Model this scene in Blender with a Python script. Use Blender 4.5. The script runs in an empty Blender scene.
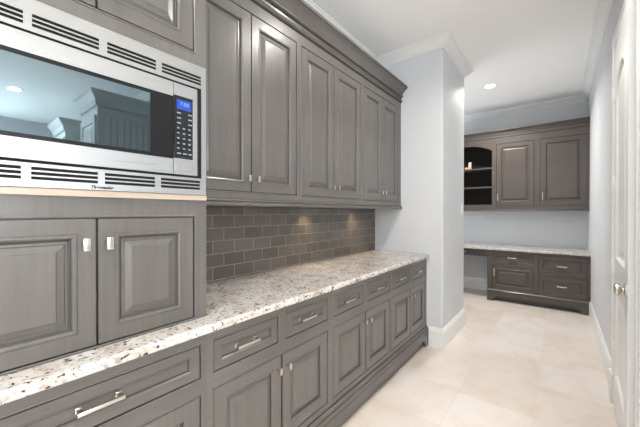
import bpy, bmesh, math, random
from mathutils import Vector, Matrix
random.seed(7)
C = bpy.context.scene.collection
PI = math.pi

# ------------------------------------------------------------------ camera
cd = bpy.data.cameras.new('camera'); cam = bpy.data.objects.new('camera', cd); C.objects.link(cam)
cd.sensor_fit = 'HORIZONTAL'; cd.sensor_width = 36.0; cd.lens = 36.0 * 304.08 / 640.0
cd.clip_start = 0.02
cam.location = (0, 0, 1.335)
cam.rotation_euler = (PI / 2 - 0.0043, 0, 0.6681)
bpy.context.scene.camera = cam

# ------------------------------------------------------------------ world, exposure
w = bpy.data.worlds.new('world'); bpy.context.scene.world = w; w.use_nodes = True
bgn = w.node_tree.nodes['Background']; bgn.inputs[0].default_value = (0.78, 0.88, 1.0, 1); bgn.inputs[1].default_value = 1.0
vs = bpy.context.scene.view_settings
vs.view_transform = 'Standard'; vs.look = 'None'; vs.exposure = 0.0; vs.gamma = 1.0; vs.use_curve_mapping = False

# ------------------------------------------------------------------ kitchen window daylight tilted up, plus an added passage fill
def area(name, loc, rot, sx, sy, power, col):
    l = bpy.data.lights.new(name, 'AREA'); l.shape = 'RECTANGLE'; l.size = sx; l.size_y = sy
    l.energy = power; l.color = col; l.spread = math.radians(150)
    o = bpy.data.objects.new(name, l); C.objects.link(o); o.location = loc; o.rotation_euler = rot
    return o
DAY = (0.90, 0.96, 1.0)
bpy.context.scene.cycles.diffuse_bounces = 8; bpy.context.scene.cycles.max_bounces = 14
area('daylight_fill', (0.9, -3.42, 1.6), (PI / 2 + 1.0, 0, 0), 3.4, 1.7, 86, DAY)      # unseen window behind the camera; its light tilted up for ceiling fill
area('daylight_fill', (5.42, -1.0, 1.6), (PI / 2 + 1.0, 0, PI / 2), 3.0, 1.7, 350, DAY)  # unseen kitchen side window; light likewise aimed up to brighten the ceiling
area('daylight_fill', (-3.05, 4.87, 1.6), (PI / 2 + .6, 0, -PI / 2), 1.3, 1.5, 33, DAY)   # added fill light for the far area; the passage wall has no window
LAMP_NEAR, LAMP_FAR, LAMP_KITCHEN = 18.0, 34.0, 46.0      # watts of the ceiling downlights
PUCK = 6.0

# ------------------------------------------------------------------ helpers
class MB:
    def __init__(s): s.bm = bmesh.new()
    def quadloop(s, a, b):
        n = len(a)
        for i in range(n):
            try: s.bm.faces.new((a[i], a[(i + 1) % n], b[(i + 1) % n], b[i]))
            except ValueError: pass
    def box(s, x0, y0, z0, x1, y1, z1, mi=0):
        v = [s.bm.verts.new(p) for p in ((x0, y0, z0), (x1, y0, z0), (x1, y1, z0), (x0, y1, z0), (x0, y0, z1), (x1, y0, z1), (x1, y1, z1), (x0, y1, z1))]
        for f in ((3, 2, 1, 0), (4, 5, 6, 7), (0, 1, 5, 4), (1, 2, 6, 5), (2, 3, 7, 6), (3, 0, 4, 7)):
            s.bm.faces.new([v[i] for i in f]).material_index = mi
        return s
    def bbox(s, x0, y0, z0, x1, y1, z1, r=0.003, seg=2):
        """box with rounded edges"""
        t = bmesh.new(); bmesh.ops.create_cube(t, size=1.0)
        for v in t.verts:
            v.co = Vector(((x0 + x1) / 2 + v.co.x * (x1 - x0), (y0 + y1) / 2 + v.co.y * (y1 - y0), (z0 + z1) / 2 + v.co.z * (z1 - z0)))
        bmesh.ops.bevel(t, geom=t.edges[:], offset=r, segments=seg, affect='EDGES', profile=0.5)
        s.add(t); return s
    def add(s, t):
        m = {}
        for v in t.verts: m[v] = s.bm.verts.new(v.co)
        for f in t.faces: s.bm.faces.new([m[v] for v in f.verts])
        t.free()
    def rings(s, x0, z0, x1, z1, prof, cap=True):
        """nested mitred rectangles in the x-z plane; prof = [(inset, y)]"""
        prev = None
        for q in prof:
            ins, y = q[0], q[1]
            r = [s.bm.verts.new(p) for p in ((x0 + ins, y, z0 + ins), (x1 - ins, y, z0 + ins), (x1 - ins, y, z1 - ins), (x0 + ins, y, z1 - ins))]
            if prev:
                n0 = len(s.bm.faces); s.quadloop(prev, r)
                if len(q) > 2:
                    s.bm.faces.ensure_lookup_table()
                    for f in s.bm.faces[n0:]: f.material_index = q[2]
            prev = r
        if cap: s.bm.faces.new(prev)
        return s
    def loops(s, loops, cap0=True, cap1=True):
        """skin a list of closed loops of points"""
        prev = None
        for k, lp in enumerate(loops):
            r = [s.bm.verts.new(p) for p in lp]
            if prev: s.quadloop(prev, r)
            elif cap0: s.bm.faces.new(r[::-1])
            prev = r
        if cap1: s.bm.faces.new(prev)
        return s
    def prism(s, pts, axis, a, b):
        """closed 2-D outline extruded along an axis; pts in the two other axes' order"""
        def P(p, t): return {'x': (t, p[0], p[1]), 'y': (p[0], t, p[1]), 'z': (p[0], p[1], t)}[axis]
        return s.loops([[P(p, a) for p in pts], [P(p, b) for p in pts]])
    def sweep(s, path, prof, z):
        """moulding: prof [(out, up)] swept along an open 2-D path (mitred), out = to the right of travel"""
        n = len(path); lps = []
        for i in range(n):
            p = Vector(path[i])
            d0 = (Vector(path[i]) - Vector(path[i - 1])).normalized() if i > 0 else None
            d1 = (Vector(path[i + 1]) - Vector(path[i])).normalized() if i < n - 1 else None
            d0 = d0 or d1; d1 = d1 or d0
            n0 = Vector((d0.y, -d0.x)); n1 = Vector((d1.y, -d1.x)); m = (n0 + n1); m = m / m.dot(n0) if abs(m.dot(n0)) > 1e-6 else n0
            lps.append([(p.x + m.x * o, p.y + m.y * o, z + u) for o, u in prof])
        return s.loops(lps)
    def lathe(s, prof, axis, c, seg=24):
        """prof [(r, t)] turned about an axis through c"""
        lps = []
        for r, t in prof:
            lp = []
            for k in range(seg):
                a = 2 * PI * k / seg; u, v = r * math.cos(a), r * math.sin(a)
                lp.append({'z': (c[0] + u, c[1] + v, c[2] + t), 'x': (c[0] + t, c[1] + u, c[2] + v), 'y': (c[0] + v, c[1] + t, c[2] + u)}[axis])
            lps.append(lp)
        return s.loops(lps)
    def build(s, name, mat, parent=None, loc=(0, 0, 0), smooth=False):
        bmesh.ops.recalc_face_normals(s.bm, faces=s.bm.faces)
        me = bpy.data.meshes.new(name); s.bm.to_mesh(me); s.bm.free()
        if smooth:
            for p in me.polygons: p.use_smooth = True
            try: me.set_sharp_from_angle(angle=math.radians(38))
            except Exception: pass
        o = bpy.data.objects.new(name, me); C.objects.link(o); o.location = loc
        if mat: me.materials.append(mat)
        if parent: o.parent = parent
        return o
def tag(o, label, cat, group=None):
    o['label'] = label; o['category'] = cat
    if group: o['group'] = group
    return o
def thing(name, label, cat, loc=(0, 0, 0), rz=0, group=None):
    o = bpy.data.objects.new(name, None); C.objects.link(o); o.empty_display_size = 0.1
    o.location = loc; o.rotation_euler = (0, 0, rz)
    return tag(o, label, cat, group)
def struct(o): o['kind'] = 'structure'; return o

# ------------------------------------------------------------------ materials
def mat(name, col, rough=0.5, metal=0.0, **kw):
    m = bpy.data.materials.new(name); m.use_nodes = True
    b = m.node_tree.nodes['Principled BSDF']
    b.inputs['Base Color'].default_value = (*col, 1); b.inputs['Roughness'].default_value = rough; b.inputs['Metallic'].default_value = metal
    for k, v in kw.items(): b.inputs[k].default_value = v
    return m
class NT:
    def __init__(s, m): s.t = m.node_tree; s.b = s.t.nodes['Principled BSDF']
    def n(s, typ, **kw):
        x = s.t.nodes.new(typ)
        for k, v in kw.items():
            if k.startswith('i_'): x.inputs[int(k[2:]) if k[2:].isdigit() else k[2:]].default_value = v
            else: setattr(x, k, v)
        return x
    def l(s, a, b): s.t.links.new(a, b)
    def coord(s, scale=(1, 1, 1), kind='Object', rot=(0, 0, 0), loc=(0, 0, 0)):
        c = s.n('ShaderNodeTexCoord'); mp = s.n('ShaderNodeMapping'); mp.inputs['Scale'].default_value = scale; mp.inputs['Rotation'].default_value = rot; mp.inputs['Location'].default_value = loc
        s.l(c.outputs[kind], mp.inputs['Vector']); return mp.outputs[0]
    def ramp(s, fac, stops):
        r = s.n('ShaderNodeValToRGB'); e = r.color_ramp.elements
        while len(e) < len(stops): e.new(0.5)
        for i, (p, c) in enumerate(stops): e[i].position = p; e[i].color = (*c, 1)
        s.l(fac, r.inputs[0]); return r.outputs[0]
    def mix(s, fac, a, b, blend='MIX'):
        x = s.n('ShaderNodeMix', data_type='RGBA', blend_type=blend)
        for i, v in ((0, fac), (6, a), (7, b)):
            if isinstance(v, bpy.types.NodeSocket): s.l(v, x.inputs[i])
            elif isinstance(v, (int, float)): x.inputs[i].default_value = v
            else: x.inputs[i].default_value = (*v, 1)
        return x.outputs[2]
    def bump(s, h, strength, dist):
        b = s.n('ShaderNodeBump'); b.inputs['Strength'].default_value = strength; b.inputs['Distance'].default_value = dist
        s.l(h, b.inputs['Height']); s.l(b.outputs[0], s.b.inputs['Normal'])

def wood(name, a, b, scale, rough=0.36, coat=0.42):
    m = mat(name, a, rough); t = NT(m); t.b.inputs['Coat Weight'].default_value = coat; t.b.inputs['Coat Roughness'].default_value = 0.2
    n1 = t.n('ShaderNodeTexNoise', i_Scale=1.0, i_Detail=5.0, i_Roughness=0.6); t.l(t.coord(scale), n1.inputs['Vector'])
    n2 = t.n('ShaderNodeTexNoise', i_Scale=2.2, i_Detail=2.0); t.l(t.coord(), n2.inputs['Vector'])
    f = t.mix(0.6, n1.outputs[0], n2.outputs[0])
    t.l(t.ramp(f, [(0.32, a), (0.68, b)]), t.b.inputs['Base Color'])
    t.bump(n1.outputs[0], 0.06, 0.002)
    return m
WA, WB = (0.082, 0.075, 0.069), (0.136, 0.122, 0.112)
WV = wood('grey_stained_wood_upright_grain', WA, WB, (60, 60, 2.2))
WH = wood('grey_stained_wood_level_grain', WA, WB, (2.2, 60, 60))
FA, FB = (0.063, 0.050, 0.044), (0.094, 0.078, 0.069)  # far cabinets: darker, browner wood with the dimmer far light in its colour
FV = wood('dimmed_brown_wood_upright_grain', FA, FB, (60, 60, 2.2), 0.45, 0.12)
FH = wood('dimmed_brown_wood_level_grain', FA, FB, (2.2, 60, 60), 0.45, 0.12)
DARKIN = wood('shade_darkened_interior_wood', (0.008, 0.006, 0.005), (0.016, 0.012, 0.010), (60, 60, 2.2), 0.8, 0.0)  # shade inside the open shelves put into the carcass colour
GLAZE = mat('dark_glaze_in_the_grooves', (0.035, 0.031, 0.028), 0.5)
NICKEL = mat('brushed_nickel', (0.66, 0.63, 0.58), 0.25, 1.0)
NICKEL2 = mat('satin_nickel', (0.62, 0.58, 0.53), 0.3, 1.0)
WHITE = mat('white_trim_paint', (0.80, 0.80, 0.79), 0.35)
DOORW = mat('white_door_paint', (0.80, 0.80, 0.80), 0.4)
BLACK = mat('black_plastic', (0.008, 0.008, 0.009), 0.35, **{'Specular IOR Level': 0.25})
HOLE = mat('black_void', (0.004, 0.004, 0.004), 0.8)
STRIP = wood('pale_raw_wood', (0.46, 0.36, 0.28), (0.55, 0.45, 0.36), (2.2, 60, 60))

def paint(name, col, rough=0.6):
    m = mat(name, col, rough); t = NT(m)
    n = t.n('ShaderNodeTexNoise', i_Scale=180.0, i_Detail=3.0); t.l(t.coord(), n.inputs['Vector']); t.bump(n.outputs[0], 0.05, 0.001)
    return m
WALLP = paint('pale_grey_wall_paint', (0.622, 0.638, 0.662))
CEILP = paint('ceiling_paint', (0.91, 0.91, 0.90), 0.8)

def steel():
    m = mat('brushed_stainless_steel', (0.44, 0.435, 0.425), 0.26, 1.0); t = NT(m)
    n = t.n('ShaderNodeTexNoise', i_Scale=1.0, i_Detail=4.0); t.l(t.coord((3, 700, 700)), n.inputs['Vector'])
    t.l(t.ramp(n.outputs[0], [(0.3, (0.27, 0.27, 0.27)), (0.7, (0.33, 0.33, 0.33))]), t.b.inputs['Roughness'])
    tg = t.n('ShaderNodeCombineXYZ'); tg.inputs[1].default_value = 1.0; t.l(tg.outputs[0], t.b.inputs['Tangent']); t.b.inputs['Anisotropic'].default_value = 0.7
    return m
STEEL = steel()
def glass_dark():
    m = mat('dark_mirrored_oven_glass', (0.15, 0.19, 0.205), 0.02, 1.0)
    return m
OVENGLASS = glass_dark()
KEYGLASS = mat('black_key_panel', (0.010, 0.011, 0.014), 0.12)
PRINT = mat('pale_key_print', (0.22, 0.23, 0.26), 0.5)
def emit(name, col, s):
    m = mat(name, (0, 0, 0), 0.5); b = m.node_tree.nodes['Principled BSDF']
    b.inputs['Emission Color'].default_value = (*col, 1); b.inputs['Emission Strength'].default_value = s
    return m
LED = emit('blue_display', (0.01, 0.10, 0.75), 0.9)
LEDTXT = emit('display_digits', (0.25, 0.6, 1.0), 1.0)
LENS = emit('lit_lamp_lens', (1.0, 0.93, 0.82), 9.0)
PUCKLENS = emit('lit_puck_lens', (1.0, 0.80, 0.55), 5.0)

def granite():
    m = mat('white_speckled_granite', (0.8, 0.78, 0.74), 0.16); t = NT(m)
    co = t.coord((1, 1, 1))
    n0 = t.n('ShaderNodeTexNoise', i_Scale=9.0, i_Detail=4.0, i_Roughness=0.6); t.l(co, n0.inputs['Vector'])
    base = t.ramp(n0.outputs[0], [(0.30, (0.43, 0.355, 0.30)), (0.45, (0.56, 0.51, 0.465)), (0.60, (0.62, 0.60, 0.575)), (0.75, (0.50, 0.485, 0.47))])
    n1 = t.n('ShaderNodeTexNoise', i_Scale=55.0, i_Detail=5.0, i_Roughness=0.65); t.l(co, n1.inputs['Vector'])
    g = t.ramp(n1.outputs[0], [(0.31, (0.28, 0.27, 0.27)), (0.39, (0.64, 0.61, 0.58)), (0.47, (1, 1, 1)), (0.9, (1, 1, 1))])
    c1 = t.mix(0.75, base, g, 'MULTIPLY')
    # rust-brown drifts
    n2 = t.n('ShaderNodeTexNoise', i_Scale=16.0, i_Detail=5.0, i_Roughness=0.7, i_Distortion=0.8); t.l(t.coord((1.5, 0.7, 1.2), loc=(3, 1, 0)), n2.inputs['Vector'])
    f2 = t.ramp(n2.outputs[0], [(0.60, (0, 0, 0)), (0.67, (1, 1, 1))])
    c2 = t.mix(t.mix(0.25, (0, 0, 0), f2) if False else f2, c1, (0.40, 0.26, 0.18))
    c2 = t.mix(0.62, c1, c2)
    # dark burgundy and black crystals
    n3 = t.n('ShaderNodeTexNoise', i_Scale=38.0, i_Detail=4.0, i_Roughness=0.62, i_Distortion=0.6); t.l(t.coord((2.0, 0.75, 1.5), loc=(7, 2, 5)), n3.inputs['Vector'])
    f3 = t.ramp(n3.outputs[0], [(0.605, (0, 0, 0)), (0.645, (1, 1, 1))])
    c3 = t.mix(f3, c2, (0.055, 0.035, 0.033))
    n4 = t.n('ShaderNodeTexNoise', i_Scale=75.0, i_Detail=2.0, i_Roughness=0.5); t.l(t.coord((1, 1, 1), loc=(1, 9, 4)), n4.inputs['Vector'])
    f4 = t.ramp(n4.outputs[0], [(0.635, (0, 0, 0)), (0.67, (1, 1, 1))])
    c4 = t.mix(f4, c3, (0.05, 0.05, 0.055))
    t.l(c4, t.b.inputs['Base Color'])
    return m
GRANITE = granite()

def floor_mat():
    m = mat('cream_limestone_tile', (0.8, 0.72, 0.62), 0.32); t = NT(m)
    br = t.n('ShaderNodeTexBrick', offset=0.0, squash=1.0)
    br.inputs['Color1'].default_value = (0, 0, 0, 1); br.inputs['Color2'].default_value = (1, 1, 1, 1); br.inputs['Mortar'].default_value = (0.5, 0.5, 0.5, 1)
    br.inputs['Scale'].default_value = 1.0; br.inputs['Mortar Size'].default_value = 0.0022; br.inputs['Mortar Smooth'].default_value = 0.3
    br.inputs['Brick Width'].default_value = 0.457; br.inputs['Row Height'].default_value = 0.457
    t.l(t.coord(loc=(0.59 + 0.457 * 20, -0.120 + 0.457 * 20, 0)), br.inputs['Vector'])
    tone = t.ramp(br.outputs['Color'], [(0.0, (0.62, 0.53, 0.455)), (0.25, (0.69, 0.625, 0.57)), (0.7, (0.72, 0.672, 0.626)), (1.0, (0.68, 0.605, 0.54))])
    n = t.n('ShaderNodeTexNoise', i_Scale=3.5, i_Detail=6.0, i_Roughness=0.62, i_Distortion=0.6); t.l(t.coord(), n.inputs['Vector'])
    cl = t.ramp(n.outputs[0], [(0.3, (0.90, 0.86, 0.81)), (0.55, (1, 1, 1)), (0.8, (1.03, 1.02, 1.0))])
    c = t.mix(1.0, tone, cl, 'MULTIPLY')
    c = t.mix(br.outputs['Fac'], c, (0.62, 0.55, 0.48))
    t.l(c, t.b.inputs['Base Color'])
    return m
FLOORM = floor_mat()

def splash_mat():
    m = mat('taupe_glass_brick_tile', (0.2, 0.18, 0.16), 0.12); t = NT(m)
    c = t.n('ShaderNodeTexCoord'); sp = t.n('ShaderNodeSeparateXYZ'); cb = t.n('ShaderNodeCombineXYZ')
    t.l(c.outputs['Object'], sp.inputs[0]); t.l(sp.outputs[1], cb.inputs[0]); t.l(sp.outputs[2], cb.inputs[1])
    mp = t.n('ShaderNodeMapping'); mp.inputs['Location'].default_value = (-1.032 + 0.1546 * 20, -1.2385 + 0.0785 * 21, 0); t.l(cb.outputs[0], mp.inputs['Vector'])
    br = t.n('ShaderNodeTexBrick', offset=0.5)
    br.inputs['Color1'].default_value = (0, 0, 0, 1); br.inputs['Color2'].default_value = (1, 1, 1, 1); br.inputs['Mortar'].default_value = (0, 0, 0, 1)
    br.inputs['Scale'].default_value = 1.0; br.inputs['Mortar Size'].default_value = 0.0021; br.inputs['Mortar Smooth'].default_value = 0.2
    br.inputs['Brick Width'].default_value = 0.1546; br.inputs['Row Height'].default_value = 0.0785
    t.l(mp.outputs[0], br.inputs['Vector'])
    n = t.n('ShaderNodeTexNoise', i_Scale=1.0, i_Detail=4.0, i_Roughness=0.6); t.l(t.coord((9, 9, 55)), n.inputs['Vector'])
    f = t.mix(0.45, br.outputs['Color'], n.outputs[0])
    tone = t.ramp(f, [(0.1, (0.075, 0.064, 0.054)), (0.55, (0.108, 0.093, 0.079)), (0.9, (0.145, 0.126, 0.108))])
    t.l(t.mix(br.outputs['Fac'], tone, (0.22, 0.205, 0.185)), t.b.inputs['Base Color'])
    rr = t.ramp(br.outputs['Fac'], [(0, (0.10, 0.10, 0.10)), (1, (0.7, 0.7, 0.7))]); t.l(rr, t.b.inputs['Roughness'])
    iv = t.n('ShaderNodeMath', operation='SUBTRACT'); iv.inputs[0].default_value = 1.0; t.l(br.outputs['Fac'], iv.inputs[1])
    t.bump(iv.outputs[0], 0.35, 0.001)
    return m
SPLASH = splash_mat()

# ------------------------------------------------------------------ room dimensions (metres, camera above 0,0)
XL, XR = -1.645, 0.314          # wall behind the cabinets, right-hand wall
YE, YE2 = 3.07, 3.91          # wall block at the end of the cabinet run
XC = -0.897
YB = 5.839                      # far wall
ZC = 3.022
KX, KY = 5.5, -3.5              # kitchen's far corner behind the camera

struct(MB().box(-3.2, KY - .1, -.08, KX + .1, YB + .1, 0).build('floor', FLOORM))
struct(MB().box(-3.2, KY - .1, ZC, KX + .1, YB + .1, ZC + .1).build('ceiling', CEILP))
struct(MB().box(XL - .1, KY, 0, XL, YE, ZC).build('wall_left', WALLP))
# bullnosed wall block
def round_rect(x0, y0, x1, y1, r, seg=5):
    pts = []
    for cx, cy, a0 in ((x1 - r, y0 + r, -PI / 2), (x1 - r, y1 - r, 0)):
        for k in range(seg + 1):
            a = a0 + PI / 2 * k / seg; pts.append((cx + r * math.cos(a), cy + r * math.sin(a)))
    return pts + [(x0, y1), (x0, y0)]
struct(MB().prism(round_rect(-3.1, YE, XC, YE2, 0.02), 'z', 0, ZC).build('wall_end', WALLP, smooth=True))
struct(MB().box(-3.1, YB, 0, 1.7, YB + .1, ZC).build('wall_back', WALLP))
struct(MB().box(-3.2, YE2, 0, -3.1, YB, ZC).build('wall_passage', WALLP))
DY0, DY1, DZ = 2.115, 2.915, 2.455           # door opening in the right wall
wr = MB().box(XR, DY1, 0, XR + .115, YB, ZC).box(XR, DY0, DZ, XR + .115, DY1, ZC).box(XR, 1.90, 0, XR + .115, DY0, ZC)
struct(wr.build('wall_right', WALLP))
struct(MB().box(XR + .115, 1.90, 0, KX, 2.0, ZC).build('wall_kitchen', WALLP))
struct(MB().box(1.6, 2.0, 0, 1.7, YB, ZC).build('wall_closet', WALLP))
def wall_with_window(axis, pos, a0, a1, w0, w1, z0, z1, name):
    m = MB()
    for p, q, s, t in ((a0, w0, 0, ZC), (w1, a1, 0, ZC), (w0, w1, 0, z0), (w0, w1, z1, ZC)):
        if axis == 'y': m.box(p, pos - .1, s, q, pos, t)
        else: m.box(pos, p, s, pos + .1, q, t)
    return struct(m.build(name, WALLP))
wall_with_window('y', KY, -1.8, KX + .1, -0.8, 2.6, 0.75, 2.45, 'wall_behind')
wall_with_window('x', KX, KY, 2.0, -2.5, 0.5, 0.75, 2.45, 'wall_kitchen_side')

# baseboards
BB = [(0, 0), (.017, 0), (.017, .155), (.013, .172), (.008, .182), (.006, .195), (0, .195)]
struct(MB().sweep([(-1.03, YE), (XC, YE), (XC, YE2), (-3.1, YE2)], BB, 0).build('baseboard_end', WHITE))
struct(MB().sweep([(XR, YB - .62), (XR, 3.04)], BB, 0).build('baseboard_right', WHITE))
struct(MB().sweep([(-3.1, YB), (-.88, YB)], BB, 0).build('baseboard_back', WHITE))
# crown moulding at the ceiling
CR = [(0, 0), (0, -.084), (.010, -.084), (.012, -.074), (.022, -.068), (.044, -.044), (.062, -.026), (.072, -.021), (.074, -.011), (.084, -.009), (.084, 0)]
struct(MB().sweep([(XL, KY), (XL, YE), (XC, YE), (XC, YE2), (-3.1, YE2), (-3.1, YB), (XR, YB), (XR, 1.90), (KX, 1.90)], CR, ZC).build('trim_1', WHITE))

# ------------------------------------------------------------------ cabinet building blocks (local: x along the front, -y out of the front, z up)
def face_frame(mb, x0, z0, x1, z1, holes, t=.02):
    xs = sorted({x0, x1, *[h[0] for h in holes], *[h[2] for h in holes]}); zs = sorted({z0, z1, *[h[1] for h in holes], *[h[3] for h in holes]})
    for i in range(len(xs) - 1):
        for j in range(len(zs) - 1):
            cx, cz = (xs[i] + xs[i + 1]) / 2, (zs[j] + zs[j + 1]) / 2
            if any(h[0] < cx < h[2] and h[1] < cz < h[3] for h in holes): continue
            mb.box(xs[i], 0, zs[j], xs[i + 1], t, zs[j + 1])
    for h in holes:                                    # bead round each opening
        mb.rings(h[0], h[1], h[2], h[3], [(-.0075, .001), (-.007, -.0015), (-.005, -.0028), (-.002, -.0028), (0, -.001), (0, .012)], cap=False)
GAP = .0032
def door_leaf(name, x0, z0, x1, z1, parent, m, mp, f=.056, base=(0, 0, 0)):
    """inset door: mitred frame with an inner moulding, and a raised panel as its sub-part"""
    x0 += GAP; z0 += GAP; x1 -= GAP; z1 -= GAP
    org = ((x0 + x1) / 2, 0, z0)
    def R(mb, prof, cap): return mb.rings(x0 - org[0], 0, x1 - org[0], z1 - z0, prof, cap)
    d = R(MB(), [(.002, .0185), (0, .0185), (0, .001), (.001, 0), (f - .009, 0), (f - .008, .0010), (f - .006, -.0008), (f - .001, -.0010), (f + .003, .001), (f + .006, .0045), (f + .0065, .0085, 1), (f + .0085, .009, 1), (f + .010, .011), (f + .010, .017)], False)
    d = d.build(name, m, parent, (org[0], 0, org[2])); d.data.materials.append(GLAZE)
    p = R(MB(), [(f + .009, .0155), (f + .009, .0118), (f + .0125, .0118, 1), (f + .019, .0112), (f + .021, .0085), (f + .039, .0030), (f + .041, .0008), (f + .044, .0006)], True)
    p = p.build('panel', mp, d); p.data.materials.append(GLAZE)
    return d, org
def drawer_front(x0, z0, x1, z1, parent, m, f=.036):
    x0 += GAP; z0 += GAP; x1 -= GAP; z1 -= GAP
    org = ((x0 + x1) / 2, 0, z0)
    d = MB().rings(x0 - org[0], 0, x1 - org[0], z1 - z0, [(.002, .0185), (0, .0185), (0, .001), (.001, 0), (f - .006, 0), (f - .005, -.0016), (f - .001, -.0018), (f + .003, .003), (f + .004, .008), (f + .007, .0085, 1), (f + .009, .0085)], True)
    d = d.build('drawer', m, parent, org); d.data.materials.append(GLAZE)
    return d, org
def tab_knob(x, z, org, parent, s=1.0, out=0.0):
    k = MB().bbox(-.0045 * s, -.025 * s - out, -.006 * s, .0045 * s, .002, .006 * s, .0015)
    k.bbox(-.0085 * s, -.033 * s - out, -.0175 * s, .0085 * s, -.024 * s - out, .0175 * s, .0022)
    return k.build('knob', NICKEL, parent, (x - org[0], 0, z - org[2]), smooth=True)
def bar_pull(x, z, org, parent, L=.14, depth=.008, vertical=False, m=NICKEL):
    k = MB(); h = L / 2
    def B(a, y0, b, a1, y1, b1, r):
        if vertical: k.bbox(b, y0, a, b1, y1, a1, r)
        else: k.bbox(a, y0, b, a1, y1, b1, r)
    for sx in (-1, 1):
        c = sx * (h - .010)
        B(c - .0085, depth - .004, -.0085, c + .0085, depth, .0085, .0012)
        B(c - .006, -.020, -.006, c + .006, depth - .002, .006, .0015)
    B(-h, -.025, -.006, h, -.016, .006, .0025)
    return k.build('handle', m, parent, (x - org[0], 0, z - org[2]), smooth=True)

XB, XT, XU = -1.0538, -1.123, -1.328      # front planes: base run, oven tower, wall cabinets
R90 = PI / 2

# ------------------------------------------------------------------ base cabinets along the left wall
def base_cab(y0, y1, drawers, doors, label, foot=False, pulls_on=True, knob_side=None):
    ym = (y0 + y1) / 2; L = lambda y: y - ym
    t = thing('base_cabinet', label, 'cabinet', (XB, ym, 0), R90, 'grey base cabinets under the granite counter')
    holes = [(L(a), .713, L(b), .838) for a, b in drawers] + [(L(doors[0][0]), .232, L(doors[-1][1]), .648)]
    body = MB(); body.box(L(y0), .021, .095, L(y1), .585, .880); body.box(L(y0), .014, 0, L(y1), .57, .10)
    body.build('carcass', WH, t)
    ff = MB(); face_frame(ff, L(y0), .19, L(y1), .8815, holes); ff.build('face_frame', WH, t)
    # skirt: moulding and board, standing on a bracket foot at the end of the run
    sk = MB()
    if foot:
        e = L(y1) + .0; pts = [(L(y0), .085), (e - .125, .085)]
        pts += [(e - .112, .066), (e - .100, .058), (e - .092, .064), (e - .086, .060), (e - .074, .040), (e - .062, .0), (e, 0), (e, .150), (L(y0), .150)]
        sk.prism([(p[0], p[1]) for p in pts], 'y', -.018, .006)
    else:
        sk.box(L(y0), -.018, .085, L(y1), .006, .150)
    prof = [(.004, .146), (-.020, .146), (-.021, .150), (-.026, .152), (-.029, .157), (-.029, .163), (-.026, .168), (-.017, .170), (-.016, .178), (-.010, .186), (-.005, .189), (-.004, .194), (.004, .194)]
    for z, y in ((.1455, -.0205), (.1695, -.0195), (.1935, -.0045), (.128, -.0185)): sk.box(L(y0), y - .0006, z - .0016, L(y1), .002, z + .0016, 1)
    sk.loops([[(x, a, b) for a, b in prof] for x in (L(y0), L(y1))])
    sk = sk.build('plinth', WH, t); sk.data.materials.append(GLAZE)
    for a, b in drawers:
        d, o = drawer_front(L(a), .713, L(b), .838, t, WH)
        bar_pull(L((a + b) / 2 - .012), .778, o, d, .118)
    for i, (a, b) in enumerate(doors):
        d, o = door_leaf('door', L(a), .232, L(b), .648, t, WV, WV)
        right = (i == 0) if len(doors) == 2 else (knob_side == 'r')
        tab_knob(L(b) - .03 if right else L(a) + .03, .585, o, d, 0.95)
    return t
base_cab(-.42, .641, [(.005, .614)], [(.005, .614)], 'grey base cabinet under the oven tower, widest drawer, partly cut off at the lower left', knob_side='l')
base_cab(.641, 1.437, [(.668, 1.012), (1.068, 1.405)], [(.668, 1.036), (1.040, 1.405)], 'grey base cabinet just right of the oven tower, two drawers over two doors')
base_cab(1.437, 2.243, [(1.467, 1.812), (1.868, 2.220)], [(1.467, 1.845), (1.849, 2.220)], 'grey base cabinet in the middle of the counter run, two drawers over two doors')
base_cab(2.243, YE - .001, [(2.272, 2.625), (2.684, 3.010)], [(2.262, 2.646), (2.650, 3.010)], 'grey base cabinet against the white end wall, with bracket foot and cut-out', foot=True)

# granite worktop
XE = -1.0238
pf = [(XL + .002, .882), (XE - .004, .882), (XE, .886), (XE + .001, .905), (XE - .002, .911), (XE - .008, .914), (XL + .002, .914)]
tag(MB().prism([(p[0], p[1]) for p in pf], 'y', -.50, YE - .002).build('countertop', GRANITE), 'long white speckled granite worktop on the grey base cabinets', 'countertop')
# backsplash
tag(MB().box(XL + .0005, .69, .9145, XL + .011, YE - .001, 1.372).build('backsplash', SPLASH), 'taupe glass brick-tile backsplash between granite worktop and wall cabinets', 'backsplash')

# ------------------------------------------------------------------ oven tower
TY0, TY1, ZT = -.118, .680, .9142
ym = (TY0 + TY1) / 2; L = lambda y: y - ym
t = thing('oven_tower', 'tall grey cabinet tower holding the built-in microwave, standing on the worktop', 'cabinet', (XT, ym, ZT), R90)
H = lambda z: z - ZT
dl, dr = (-.018, .311), (.311, .628)
holes = [(L(dl[0]), H(.9225), L(dr[1]), H(1.318)), (L(-.085), H(1.425), L(.635), H(1.885)),
         (L(dl[0]), H(1.962), L(dr[1]), H(2.62))]
b = MB(); b.box(L(TY0), .021, 0, L(TY1), .515, H(1.385)); b.box(L(TY0), .021, H(1.90), L(TY1), .515, H(2.80))
b.box(L(TY0), .021, H(1.385), L(TY0) + .02, .515, H(1.90)); b.box(L(TY1) - .02, .021, H(1.385), L(TY1), .515, H(1.90)); b.box(L(TY0) + .02, .50, H(1.385), L(TY1) - .02, .515, H(1.90))
b.build('carcass', WV, t)
ff = MB(); face_frame(ff, L(TY0), 0, L(TY1), H(2.80), holes); ff.build('face_frame', WV, t)
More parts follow.
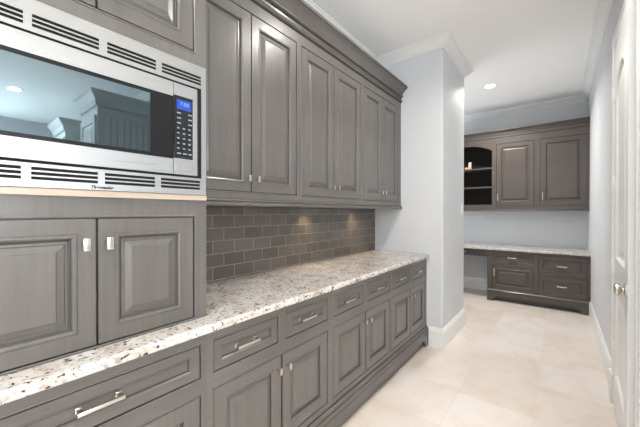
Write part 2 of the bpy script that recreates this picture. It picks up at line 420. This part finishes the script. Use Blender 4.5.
for (a, c) in ((dl, 'r'), (dr, 'l')):
    d, o = door_leaf('door', L(a[0]), H(.9225), L(a[1]), H(1.318), t, WV, WV, f=.054)
    tab_knob(L(a[1]) - .034 if c == 'r' else L(a[0]) + .025, H(1.239), o, d, 1.1)
    d, o = door_leaf('door', L(a[0]), H(1.963), L(a[1]), H(2.62), t, WV, WV, f=.054)
    tab_knob(L(a[1]) - .026 if c == 'r' else L(a[0]) + .033, H(2.03), o, d, 1.1)
st = MB().bbox(L(TY0) + .001, -.012, H(1.381), L(TY1) - .004, .001, H(1.402), .002); st = st.build('shelf_edge', STRIP, t); st['label'] = 'pale raw wood strip under the microwave'

# ------------------------------------------------------------------ built-in microwave (fronts stand proud of the tower)
MY0, MY1, MZ0, MZ1 = -.113, .667, 1.4025, 1.902
PX = XT + .006
mym = (MY0 + MY1) / 2
t = thing('microwave', 'built-in stainless steel microwave with vented trim and dark glass door', 'microwave', (XT, mym, MZ0), R90)
L = lambda y: y - mym; H = lambda z: z - MZ0
F = -.020                                   # trim face
IN = (-.098, 1.466, .6475, 1.8155)            # opening in the trim
# vents: four slots groups, three slots each, mirrored about the centre
grp = [(.498, .647), (.333, .478), (.162, .312), (-.02, .145), (-.10, -.038)]
grp_b = [(.494, .642), (.326, .474), (.159, .308), (-.02, .140), (-.10, -.038)]
slots = [(a, 1.8540 - k * .0125, b, 1.8627 - k * .0125) for a, b in grp for k in range(3)] + [(a, 1.4478 - k * .0128, b, 1.4565 - k * .0128) for a, b in grp_b for k in range(3)]
hs = [(L(a), H(z0), L(b), H(z1)) for a, z0, b, z1 in slots] + [(L(IN[0]), H(IN[1]), L(IN[2]), H(IN[3]))]
tr = MB()
x0, z0, x1, z1 = L(MY0), H(MZ0), L(MY1), H(MZ1)
xs = sorted({x0, x1, *[h[0] for h in hs], *[h[2] for h in hs]}); zs = sorted({z0, z1, *[h[1] for h in hs], *[h[3] for h in hs]})
for j in range(len(zs) - 1):                   # run-length boxes, so the sheet has few seams
    i = 0
    while i < len(xs) - 1:
        def solid(i): 
            cx, cz = (xs[i] + xs[i + 1]) / 2, (zs[j] + zs[j + 1]) / 2
            return not any(h[0] < cx < h[2] and h[1] < cz < h[3] for h in hs)
        if not solid(i): i += 1; continue
        k = i
        while k < len(xs) - 1 and solid(k): k += 1
        tr.box(xs[i], F, zs[j], xs[k], F + .0018, zs[j + 1]); i = k
tr.rings(x0, z0, x1, z1, [(0, F), (-.002, F + .003), (-.002, -.001), (.02, -.001)], cap=False)
tr.build('trim_frame', STEEL, t)
MB().box(L(-.108), F + .004, H(1.408), L(.657), -.004, H(1.897)).build('vent_cavity', HOLE, t)
MB().box(L(-.08), -.004, H(1.43), L(.63), .03, H(1.88)).build('oven_throat', BLACK, t)
MB().box(L(-.08), .03, H(1.43), L(.63), .40, H(1.88)).build('oven_body', BLACK, t)
# door: steel surround, glass set in it
DZ0, DZ1, DSX = 1.474, 1.8055, .5355
dm = MB(); da = (-.09, DSX - .0008)
FD = -.026
for a, zz0, bb, zz1 in ((da[0], DZ0, da[1], 1.5285), (da[0], 1.7545, da[1], DZ1), (da[0], 1.5285, -.05, 1.7545)):
    dm.box(L(a), FD, H(zz0), L(bb), F + .003, H(zz1))
dm = dm.build('door', STEEL, t)
MB().box(L(-.05), FD + .0015, H(1.5285), L(DSX - .001), F + .003, H(1.7545)).build('glass', OVENGLASS, dm)
bd = MB(); bd.rings(L(-.05), H(1.5285), L(DSX - .001), H(1.7545), [(0, FD + .0012), (.0, FD + .0009), (.012, FD + .0009), (.012, FD + .0013)], cap=False)
bd.box(L(.457), FD + .0008, H(1.5285), L(DSX - .001), FD + .0014, H(1.7545))
bd.build('glass_border', BLACK, dm)
# control panel
cp = MB(); cp.box(L(DSX + .0008), FD, H(DZ0), L(.6275), F + .003, H(DZ1))
cp = cp.build('control_panel', STEEL, t)
MB().box(L(.5365), FD - .001, H(1.5325), L(.6085), FD + .002, H(1.7615)).build('key_panel', KEYGLASS, cp)
kp = FD - .0014
dsp = MB().box(L(.5475), kp - .0004, H(1.713), L(.6015), kp + .0004, H(1.748)).build('display', LED, cp)
for r in range(9):
    for c in range(3):
        if r < 3 and c == 1: continue
        z = 1.697 - r * .0185; y = .546 + c * .0215
        MB().box(L(y + .002), kp, H(z), L(y + (.0165 if r in (0, 1, 2, 8) else .011)), kp + .0006, H(z + .0045)).build('key', PRINT, cp)
bt = MB().rings(L(.5445), H(1.4835), L(.6085), H(1.5195), [(0, FD + .001), (0, FD - .0006), (.002, FD - .0006), (.002, FD + .0004), (.004, FD + .0004), (.0045, FD - .0016)], True).build('door_button', STEEL, cp)
def text(body, name, size, m, parent, loc, shear=0.0, extr=.0003, bold=0.0, align='CENTER', rot=(PI / 2, 0, 0)):
    cu = bpy.data.curves.new(name, 'FONT'); cu.body = body; cu.size = size; cu.shear = shear; cu.extrude = extr; cu.offset = bold; cu.align_x = align; cu.align_y = 'CENTER'
    o = bpy.data.objects.new(name, cu); C.objects.link(o)
    bpy.context.view_layer.update()
    me = bpy.data.meshes.new_from_object(o.evaluated_get(bpy.context.evaluated_depsgraph_get()))
    bpy.data.objects.remove(o)
    me.materials.clear(); me.materials.append(m)
    r = bpy.data.objects.new(name, me); C.objects.link(r); r.parent = parent; r.location = loc; r.rotation_euler = rot
    return r
tm = dsp
text('7:00', 'digits', .020, LEDTXT, dsp, (L(.576), kp - .0006, H(1.733)))
nm = text('Thermador', 'nameplate', .0128, BLACK, t, (L(.318), F - .0003, H(1.4105)), shear=0.4, bold=.0005); nm['label'] = 'black slanted maker name lettering'

# ------------------------------------------------------------------ wall cabinets
ZU0, ZU1 = 1.405, 2.53
def upper_cab(y0, y1, doors, label, stileL=False):
    ym = (y0 + y1) / 2; L = lambda y: y - ym; H = lambda z: z - ZU0
    t = thing('wall_cabinet', label, 'cabinet', (XU, ym, ZU0), R90, 'grey wall cabinets over the worktop')
    MB().box(L(y0), .021, 0, L(y1), .314, H(ZU1)).build('carcass', WV, t)
    ff = MB(); face_frame(ff, L(y0), 0, L(y1), H(ZU1), [(L(doors[0][0]), H(1.443), L(doors[-1][1]), H(2.422))]); ff.build('face_frame', WV, t)
    for i, (a, b) in enumerate(doors):
        d, o = door_leaf('door', L(a), H(1.443), L(b), H(2.422), t, WV, WV)
        tab_knob(L(b) - .031 if i == 0 else L(a) + .031, H(1.517), o, d)
    return t
upper_cab(.6805, 1.466, [(.722, 1.0765), (1.0775, 1.440)], 'grey two-door wall cabinet next to the microwave tower')
upper_cab(1.466, 2.266, [(1.492, 1.8525), (1.8535, 2.245)], 'grey two-door wall cabinet in the middle of the upper row')
upper_cab(2.266, YE - .001, [(2.287, 2.634), (2.636, 2.990)], 'grey two-door wall cabinet ending at the white end wall')
# crown of the wall cabinets: bead, flat, ogee and cove
cp_ = [(.02, 2.531), (-.006, 2.531), (-.006, 2.496), (-.014, 2.497), (-.018, 2.504), (-.014, 2.511), (-.010, 2.513), (-.010, 2.521), (-.006, 2.524), (-.008, 2.546), (-.024, 2.549), (-.029, 2.556), (-.025, 2.564), (-.018, 2.566), (-.020, 2.574), (-.030, 2.592), (-.046, 2.612), (-.066, 2.626), (-.070, 2.630), (-.074, 2.634), (-.074, 2.652), (.02, 2.652)]
pr = [(XU - a - .0005, z) for a, z in cp_]
ck = MB().prism(pr, 'y', TY1 + .001, YE - .002)
for z, y in ((2.4945, .0060), (2.5125, .0118), (2.523, .0075), (2.5465, .0105), (2.5665, .0195), (2.632, .0722)): ck.box(XU + y - .01, TY1 + .002, z - .0026, XU + y + .0015, YE - .003, z + .0026, 1)
ck = ck.build('cabinet_crown', WH); ck.data.materials.append(GLAZE)
tag(ck, 'grey crown moulding running along the top of the near wall cabinets', 'moulding')
lk = MB()
for z, y in ((1.4035, .005), (1.391, .0088)): lk.box(XU - .01, TY1 + .002, z - .0015, XU + y + .001, YE - .003, z + .0015, 1)
lr = [(.02, 1.4045), (-.004, 1.4045), (-.010, 1.400), (-.012, 1.394), (-.007, 1.390), (-.014, 1.386), (-.020, 1.380), (-.020, 1.372), (-.016, 1.369), (.02, 1.369)]
lk = lk.prism([(XU - a, z) for a, z in lr], 'y', TY1 + .001, YE - .002).build('light_rail', WH); lk.data.materials.append(GLAZE)
tag(lk, 'grey light rail moulding under the near wall cabinets', 'moulding')

# under-cabinet puck lights
def puck(y, label):
    t = thing('puck_light', label, 'light', (-1.545, y, 1.4045), 0, 'puck lights under the near wall cabinets')
    MB().lathe([(.030, 0), (.030, -.010), (.027, -.013), (.022, -.013)], 'z', (0, 0, 0)).build('housing', NICKEL, t, smooth=True)
    MB().lathe([(.021, -.0125), (.021, -.0138)], 'z', (0, 0, 0)).build('lens', PUCKLENS, t)
    l = bpy.data.lights.new('puck_lamp', 'SPOT'); l.energy = PUCK; l.color = (1.0, .74, .46); l.spot_size = 1.9; l.spot_blend = .8; l.shadow_soft_size = .02
    o = bpy.data.objects.new('puck_lamp', l); C.objects.link(o); o.parent = t; o.location = (0, 0, -.018)
puck(1.86, 'small warm puck light under the middle wall cabinet')
puck(2.59, 'small warm puck light under the wall cabinet by the end wall')
ob = MB().bbox(-.018, -.03, -.022, .018, .03, 0, .003).build('housing', None); ob.data.materials.append(NICKEL2)
t = thing('outlet_box', 'small pale metal outlet box under the wall cabinets, between the warm puck lights', 'outlet', (-1.58, 2.35, 1.4045)); ob.parent = t
MB().bbox(-.010, -.018, -.027, .010, .018, -.021, .001).build('socket', WHITE, t)

# ------------------------------------------------------------------ far desk cabinets
YF, YU = 5.236, 5.479
def far_base(x0, x1, drawers, doors, label):
    xm = (x0 + x1) / 2; L = lambda x: x - xm
    t = thing('base_cabinet', label, 'cabinet', (xm, YF, 0), 0, 'brown desk base cabinets at the far wall')
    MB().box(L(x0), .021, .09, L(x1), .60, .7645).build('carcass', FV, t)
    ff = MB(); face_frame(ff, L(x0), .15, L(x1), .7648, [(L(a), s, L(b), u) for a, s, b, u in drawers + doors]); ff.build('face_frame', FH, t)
    return t, L
def skirt(L, x0, x1, footl, footr, t):
    pts = [(L(x0), .158)]
    if footl: pts += [(L(x0), 0), (L(x0) + .085, 0), (L(x0) + .09, .03), (L(x0) + .115, .062), (L(x0) + .15, .075)]
    else: pts += [(L(x0), .075)]
    if footr: pts += [(L(x1) - .16, .075), (L(x1) - .12, .062), (L(x1) - .095, .03), (L(x1) - .09, 0), (L(x1), 0)]
    else: pts += [(L(x1), .075)]
    pts += [(L(x1), .158)]
    k = MB().prism(pts, 'y', -.016, .006)
    k.box(L(x0), .07, 0, L(x1), .59, .088)
    k.loops([[(x, a, b) for a, b in [(.004, .150), (-.022, .150), (-.022, .160), (-.012, .170), (-.004, .176), (.004, .176)]] for x in (L(x0), L(x1))])
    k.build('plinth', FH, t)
t, L = far_base(-.872, -.268, [(-.804, .598, -.298, .724)], [(-.804, .190, -.294, .532)], 'brown desk cabinet beside the kneehole, one drawer over one door')
skirt(L, -.872, -.268, True, False, t)
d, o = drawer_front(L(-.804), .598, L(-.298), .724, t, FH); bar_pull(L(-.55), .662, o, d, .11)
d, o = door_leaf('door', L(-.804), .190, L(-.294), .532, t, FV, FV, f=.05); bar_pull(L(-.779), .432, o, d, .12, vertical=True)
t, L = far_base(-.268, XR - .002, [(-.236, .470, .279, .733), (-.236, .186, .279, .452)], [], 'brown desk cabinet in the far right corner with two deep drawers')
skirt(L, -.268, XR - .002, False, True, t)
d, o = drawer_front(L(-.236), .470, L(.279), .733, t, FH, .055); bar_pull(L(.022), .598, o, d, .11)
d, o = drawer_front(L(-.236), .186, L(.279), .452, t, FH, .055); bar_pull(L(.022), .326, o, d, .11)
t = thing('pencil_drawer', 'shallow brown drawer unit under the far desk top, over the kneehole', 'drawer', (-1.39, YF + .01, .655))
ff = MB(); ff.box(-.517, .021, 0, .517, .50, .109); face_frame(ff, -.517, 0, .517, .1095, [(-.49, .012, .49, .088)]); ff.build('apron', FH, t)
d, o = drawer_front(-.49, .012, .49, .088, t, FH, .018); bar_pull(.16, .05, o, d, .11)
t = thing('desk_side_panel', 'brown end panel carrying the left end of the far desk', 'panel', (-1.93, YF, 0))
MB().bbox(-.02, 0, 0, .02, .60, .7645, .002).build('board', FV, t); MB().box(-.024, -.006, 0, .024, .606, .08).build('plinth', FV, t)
tag(MB().prism([(YF - .03, .769), (YF - .026, .765), (YB - .001, .765), (YB - .001, .800), (YF - .024, .800), (YF - .03, .794)], 'x', -1.96, XR - .001).build('countertop', GRANITE), 'speckled granite desk top along the far wall', 'countertop')

FZ0, FZ1 = 1.379, 2.50
def far_upper(x0, x1, door, label, pullx):
    xm = (x0 + x1) / 2; L = lambda x: x - xm; H = lambda z: z - FZ0
    t = thing('wall_cabinet', label, 'cabinet', (xm, YU, FZ0), 0, 'brown wall cabinets over the far desk')
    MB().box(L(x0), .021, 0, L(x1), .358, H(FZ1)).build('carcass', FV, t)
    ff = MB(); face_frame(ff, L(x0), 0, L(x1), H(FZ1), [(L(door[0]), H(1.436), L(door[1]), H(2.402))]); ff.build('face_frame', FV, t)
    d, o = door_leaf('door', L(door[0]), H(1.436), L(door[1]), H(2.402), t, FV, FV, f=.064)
    bar_pull(L(pullx), H(1.568), o, d, .11, vertical=True)
far_upper(-.817, -.266, (-.788, -.303), 'brown single-door wall cabinet between the open shelves and the corner cabinet', -.766)
far_upper(-.266, XR - .002, (-.229, .289), 'brown single-door wall cabinet in the far right corner', -.198)
# open arched shelf unit
x0, x1 = -1.60, -.817; xm = (x0 + x1) / 2; L = lambda x: x - xm; H = lambda z: z - FZ0
t = thing('shelf_unit', 'brown arched open shelf unit on the far wall, left of the door cabinets', 'shelf', (xm, YU, FZ0))
b = MB(); b.box(L(x0), .021, 0, L(x0) + .02, .358, H(FZ1)); b.box(L(x1) - .02, .021, 0, L(x1), .358, H(FZ1)); b.box(L(x0) + .02, .345, 0, L(x1) - .02, .358, H(FZ1))
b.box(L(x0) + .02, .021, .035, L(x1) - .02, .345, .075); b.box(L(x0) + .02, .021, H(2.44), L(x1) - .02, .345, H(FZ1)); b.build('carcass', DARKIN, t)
ff = MB(); ff.box(L(x0), 0, 0, L(-1.56), .02, H(FZ1)); ff.box(L(-.849), 0, 0, L(x1), .02, H(FZ1)); ff.box(L(-1.56), 0, 0, L(-.849), .02, H(1.456))
arch = [(L(-1.56), H(FZ1)), (L(-1.56), H(2.31))]
for k in range(1, 16):
    u = k / 16; arch.append((L(-1.56 + .711 * u), H(2.31 + .105 * math.sin(PI * u) ** .8)))
arch += [(L(-.849), H(2.31)), (L(-.849), H(FZ1))]
ff.prism(arch, 'y', 0, .02); ff.build('face_frame', FV, t)
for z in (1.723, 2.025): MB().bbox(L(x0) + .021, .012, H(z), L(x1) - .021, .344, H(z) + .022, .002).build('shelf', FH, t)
# crown and rail on the far wall cabinets
fc = [(.02, 2.501), (-.006, 2.501), (-.010, 2.508), (-.008, 2.516), (-.010, 2.545), (-.020, 2.552), (-.018, 2.562), (-.030, 2.580), (-.050, 2.594), (-.056, 2.598), (-.056, 2.612), (.02, 2.612)]
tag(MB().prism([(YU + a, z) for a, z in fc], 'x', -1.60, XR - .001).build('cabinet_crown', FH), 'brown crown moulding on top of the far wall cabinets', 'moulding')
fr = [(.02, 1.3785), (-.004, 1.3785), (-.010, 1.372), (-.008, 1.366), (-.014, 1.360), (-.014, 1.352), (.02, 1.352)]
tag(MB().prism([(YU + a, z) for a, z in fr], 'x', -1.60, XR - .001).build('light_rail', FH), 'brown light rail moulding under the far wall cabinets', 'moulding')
# ornament on the top shelf
TAN = mat('tan_ceramic', (.62, .43, .26), .5); CAND = mat('cream_wax', (.80, .68, .52), .5); SPRIG = mat('dark_dried_leaf', (.030, .032, .026), .6)
t = thing('candle_holder', 'small cream candle on a tan block on the top open shelf', 'candle', (-1.205, YU + .08, 2.0475))
MB().bbox(-.055, -.03, 0, .04, .03, .035, .004).build('base', TAN, t)
MB().lathe([(.022, .034), (.024, .037), (.024, .115), (.020, .119), (.004, .117)], 'z', (.018, 0, 0), 16).build('candle', CAND, t, smooth=True)

# ------------------------------------------------------------------ white door, standing slightly ajar, in the right wall
JX = XR
cs = [(0, 0), (.0, .100), (.014, .100), (.020, .096), (.021, .075), (.016, .068), (.017, .020), (.010, .012), (.008, 0)]
m = MB()
# far-side casing leg, header and near leg, mitre-free with plinth blocks
def casing_leg(ya, yb, z1, flip):
    pts = [((yb - d) if not flip else (ya + d), o) for o, d in cs]
    m.loops([[(XR - .004 - o * 1.15, y, z) for y, o in pts] for z in (0, z1)])
casing_leg(2.93, 3.035, DZ + .10, False); casing_leg(2.00, 2.10, DZ + .10, True)
m.loops([[(XR - .004 - o * 1.15, y, DZ + .0 + d) for o, d in cs] for y in (2.10, 2.93)])
m.box(XR - .034, 2.928, 0, XR, 3.038, .20); m.box(XR - .034, 1.998, 0, XR, 2.102, .20)
struct(m.build('trim_2', WHITE))
jm = MB().box(XR - .004, DY1 - .001, 0, XR + .115, DY1 + .016, DZ).box(XR - .004, DY0 - .016, 0, XR + .115, DY0 + .001, DZ).box(XR - .004, DY0, DZ - .001, XR + .115, DY1, DZ + .016)
jm.box(XR + .05, DY1 - .012, 0, XR + .09, DY1, DZ); jm.box(XR + .05, DY0, 0, XR + .09, DY0 + .012, DZ); jm.box(XR + .05, DY0, DZ - .012, XR + .09, DY1, DZ)
struct(jm.build('trim_3', WHITE))
dr = bpy.data.objects.new('door_1', None); C.objects.link(dr); dr.location = (.294, 2.907, .008); dr.rotation_euler = (0, 0, math.radians(-2.05))
struct(dr)
# leaf in local axes: hinge line at origin, width runs towards -y, pantry face at x = 0, thickness towards +x
W, HD, TH = .765, 2.437, .044
LX0, LX1, LZ0, LZ1 = -.64, -.125, 1.02, 2.06
leaf = MB()
def arch_loop(ins, x):
    a, b = LX0 + ins, LX1 - ins; pts = [(x, a, LZ0 + ins), (x, b, LZ0 + ins), (x, b, LZ1)]
    c = (a + b) / 2; r = (b - a) / 2; hgt = r * .62
    for k in range(1, 16): pts.append((x, c + r * math.cos(PI * k / 16), LZ1 + hgt * math.sin(PI * k / 16)))
    return pts + [(x, a, LZ1)]
def rect_loop(ins, x, z0, z1):
    a, b = LX0 + ins, LX1 - ins; return [(x, a, z0 + ins), (x, b, z0 + ins), (x, b, z1 - ins), (x, a, z1 - ins)]
bm = leaf.bm
# front skin with two openings, filled between outline and openings
def face_with_holes(x, outer, hl):
    edges = []
    for lp in [outer] + hl:
        vs_ = [bm.verts.new(p) for p in lp]
        edges += [bm.edges.new((vs_[i], vs_[(i + 1) % len(vs_)])) for i in range(len(vs_))]
    bmesh.ops.triangle_fill(bm, use_beauty=True, use_dissolve=False, edges=edges)
outer = lambda x: [(x, -W, 0), (x, 0, 0), (x, 0, HD), (x, -W, HD)]
for x, sg in ((0, 1), (TH, -1)):
    face_with_holes(x, outer(x), [arch_loop(0, x), rect_loop(0, x, .24, .80)])
    for fn in (lambda i, xx: arch_loop(i, xx), lambda i, xx: rect_loop(i, xx, .24, .80)):
        leaf.loops([fn(0, x), fn(.004, x - sg * .002), fn(.012, x + sg * .004), fn(.018, x + sg * .013), fn(.040, x + sg * .013), fn(.075, x + sg * .006), fn(.08, x + sg * .006)], cap0=False)
leaf.loops([outer(0), outer(TH)], False, False)
bmesh.ops.remove_doubles(bm, verts=bm.verts, dist=1e-5)
leaf.build('door_leaf', DOORW, dr)
kn = MB()
kn.lathe([(.033, 0), (.033, -.004), (.028, -.008), (.012, -.010), (.0115, -.014), (.016, -.018), (.028, -.024), (.033, -.031), (.031, -.040), (.021, -.046), (.004, -.048)], 'x', (0, -W + .068, .925))
kn.build('door_knob', NICKEL2, dr, smooth=True)
for z in (.395, .95, 1.525, 2.13):
    h = MB(); h.lathe([(.0055, -.05), (.0065, -.048), (.0065, .048), (.0055, .05)], 'z', (-.0075, .003, z), 12)
    h.lathe([(.003, .05), (.0055, .053), (.003, .059)], 'z', (-.0075, .003, z), 12)
    h.box(-.0045, -.03, z - .048, .0005, .0, z + .048)
    h.build('hinge', WHITE, dr, smooth=True)

# light switch on the passage side of the wall block
t = thing('light_switch', 'white light switch plate on the passage side of the white end wall', 'switch', (XC, 3.80, 1.36))
MB().bbox(-.001, -.036, -.058, .006, .036, .058, .002).build('plate', WHITE, t)
MB().bbox(.004, -.016, -.033, .0085, .016, .033, .0015).build('rocker', DOORW, t)

# ------------------------------------------------------------------ ceiling downlights
def downlight(x, y, watts, label):
    t = thing('ceiling_light', label, 'light', (x, y, ZC), 0, 'recessed ceiling downlights')
    MB().lathe([(.085, 0), (.085, -.003), (.078, -.006), (.066, -.005), (.064, .0)], 'z', (0, 0, 0), 32).build('trim_ring', WHITE, t, smooth=True)
    MB().lathe([(.064, -.0005), (.064, -.0032)], 'z', (0, 0, 0), 32).build('lens', LENS, t)
    l = bpy.data.lights.new('downlight_lamp', 'AREA'); l.shape = 'DISK'; l.size = .12; l.energy = watts; l.color = (1.0, .955, .89); l.spread = math.radians(150)
    o = bpy.data.objects.new('downlight_lamp', l); C.objects.link(o); o.parent = t; o.location = (0, 0, -.008)
downlight(-.74, 4.60, LAMP_FAR, 'round lit downlight in the ceiling before the far desk')
downlight(-.45, 1.97, LAMP_NEAR, 'round lit downlight in the ceiling over the aisle')
downlight(-.45, -.30, LAMP_NEAR, 'round lit downlight in the ceiling beside the microwave tower')
downlight(3.65, .68, LAMP_KITCHEN, 'round lit downlight in the kitchen ceiling, mirrored in the microwave glass')
downlight(1.9, -1.2, LAMP_KITCHEN, 'round lit downlight in the middle of the kitchen ceiling')

# ------------------------------------------------------------------ kitchen cupboards behind the camera, seen only mirrored in the microwave glass
CAB = mat('pale_grey_cupboard_paint', (.55, .57, .58), .4)
def cupboard(x0, x1, y0, y1, label):
    t = thing('tall_cupboard', label, 'cabinet', ((x0 + x1) / 2, (y0 + y1) / 2, 0), 0)
    a, b = (x1 - x0) / 2, (y1 - y0) / 2
    MB().box(-a, -b, 0, a, b, 2.70).build('carcass', CAB, t)
    MB().sweep([(-a, b), (-a, -b), (a, -b)], [(0, 0), (-.0, 0), (0, .0)][:1] + [(.0, -.16), (.02, -.16), (.03, -.10), (.08, -.03), (.09, 0)], 2.71).build('crown', CAB, t)
    for p in range(9):
        y = -b + .06 + p * (2 * b - .12) / 9
        MB().bbox(-a - .012, y, .15, -a + .001, y + (2 * b - .12) / 9 - .006, 2.45, .003).build('board', CAB, t)
    d, o = door_leaf('door', -a + .03, .15, a - .03, 2.45, t, CAB, CAB, f=.07)
    d.location.y -= b + .02
cupboard(1.93, 2.53, 1.15, 1.895, 'tall pale cupboard standing against the kitchen wall')
cupboard(3.56, 4.2, 1.2, 1.895, 'tall pale cupboard deeper in the kitchen')
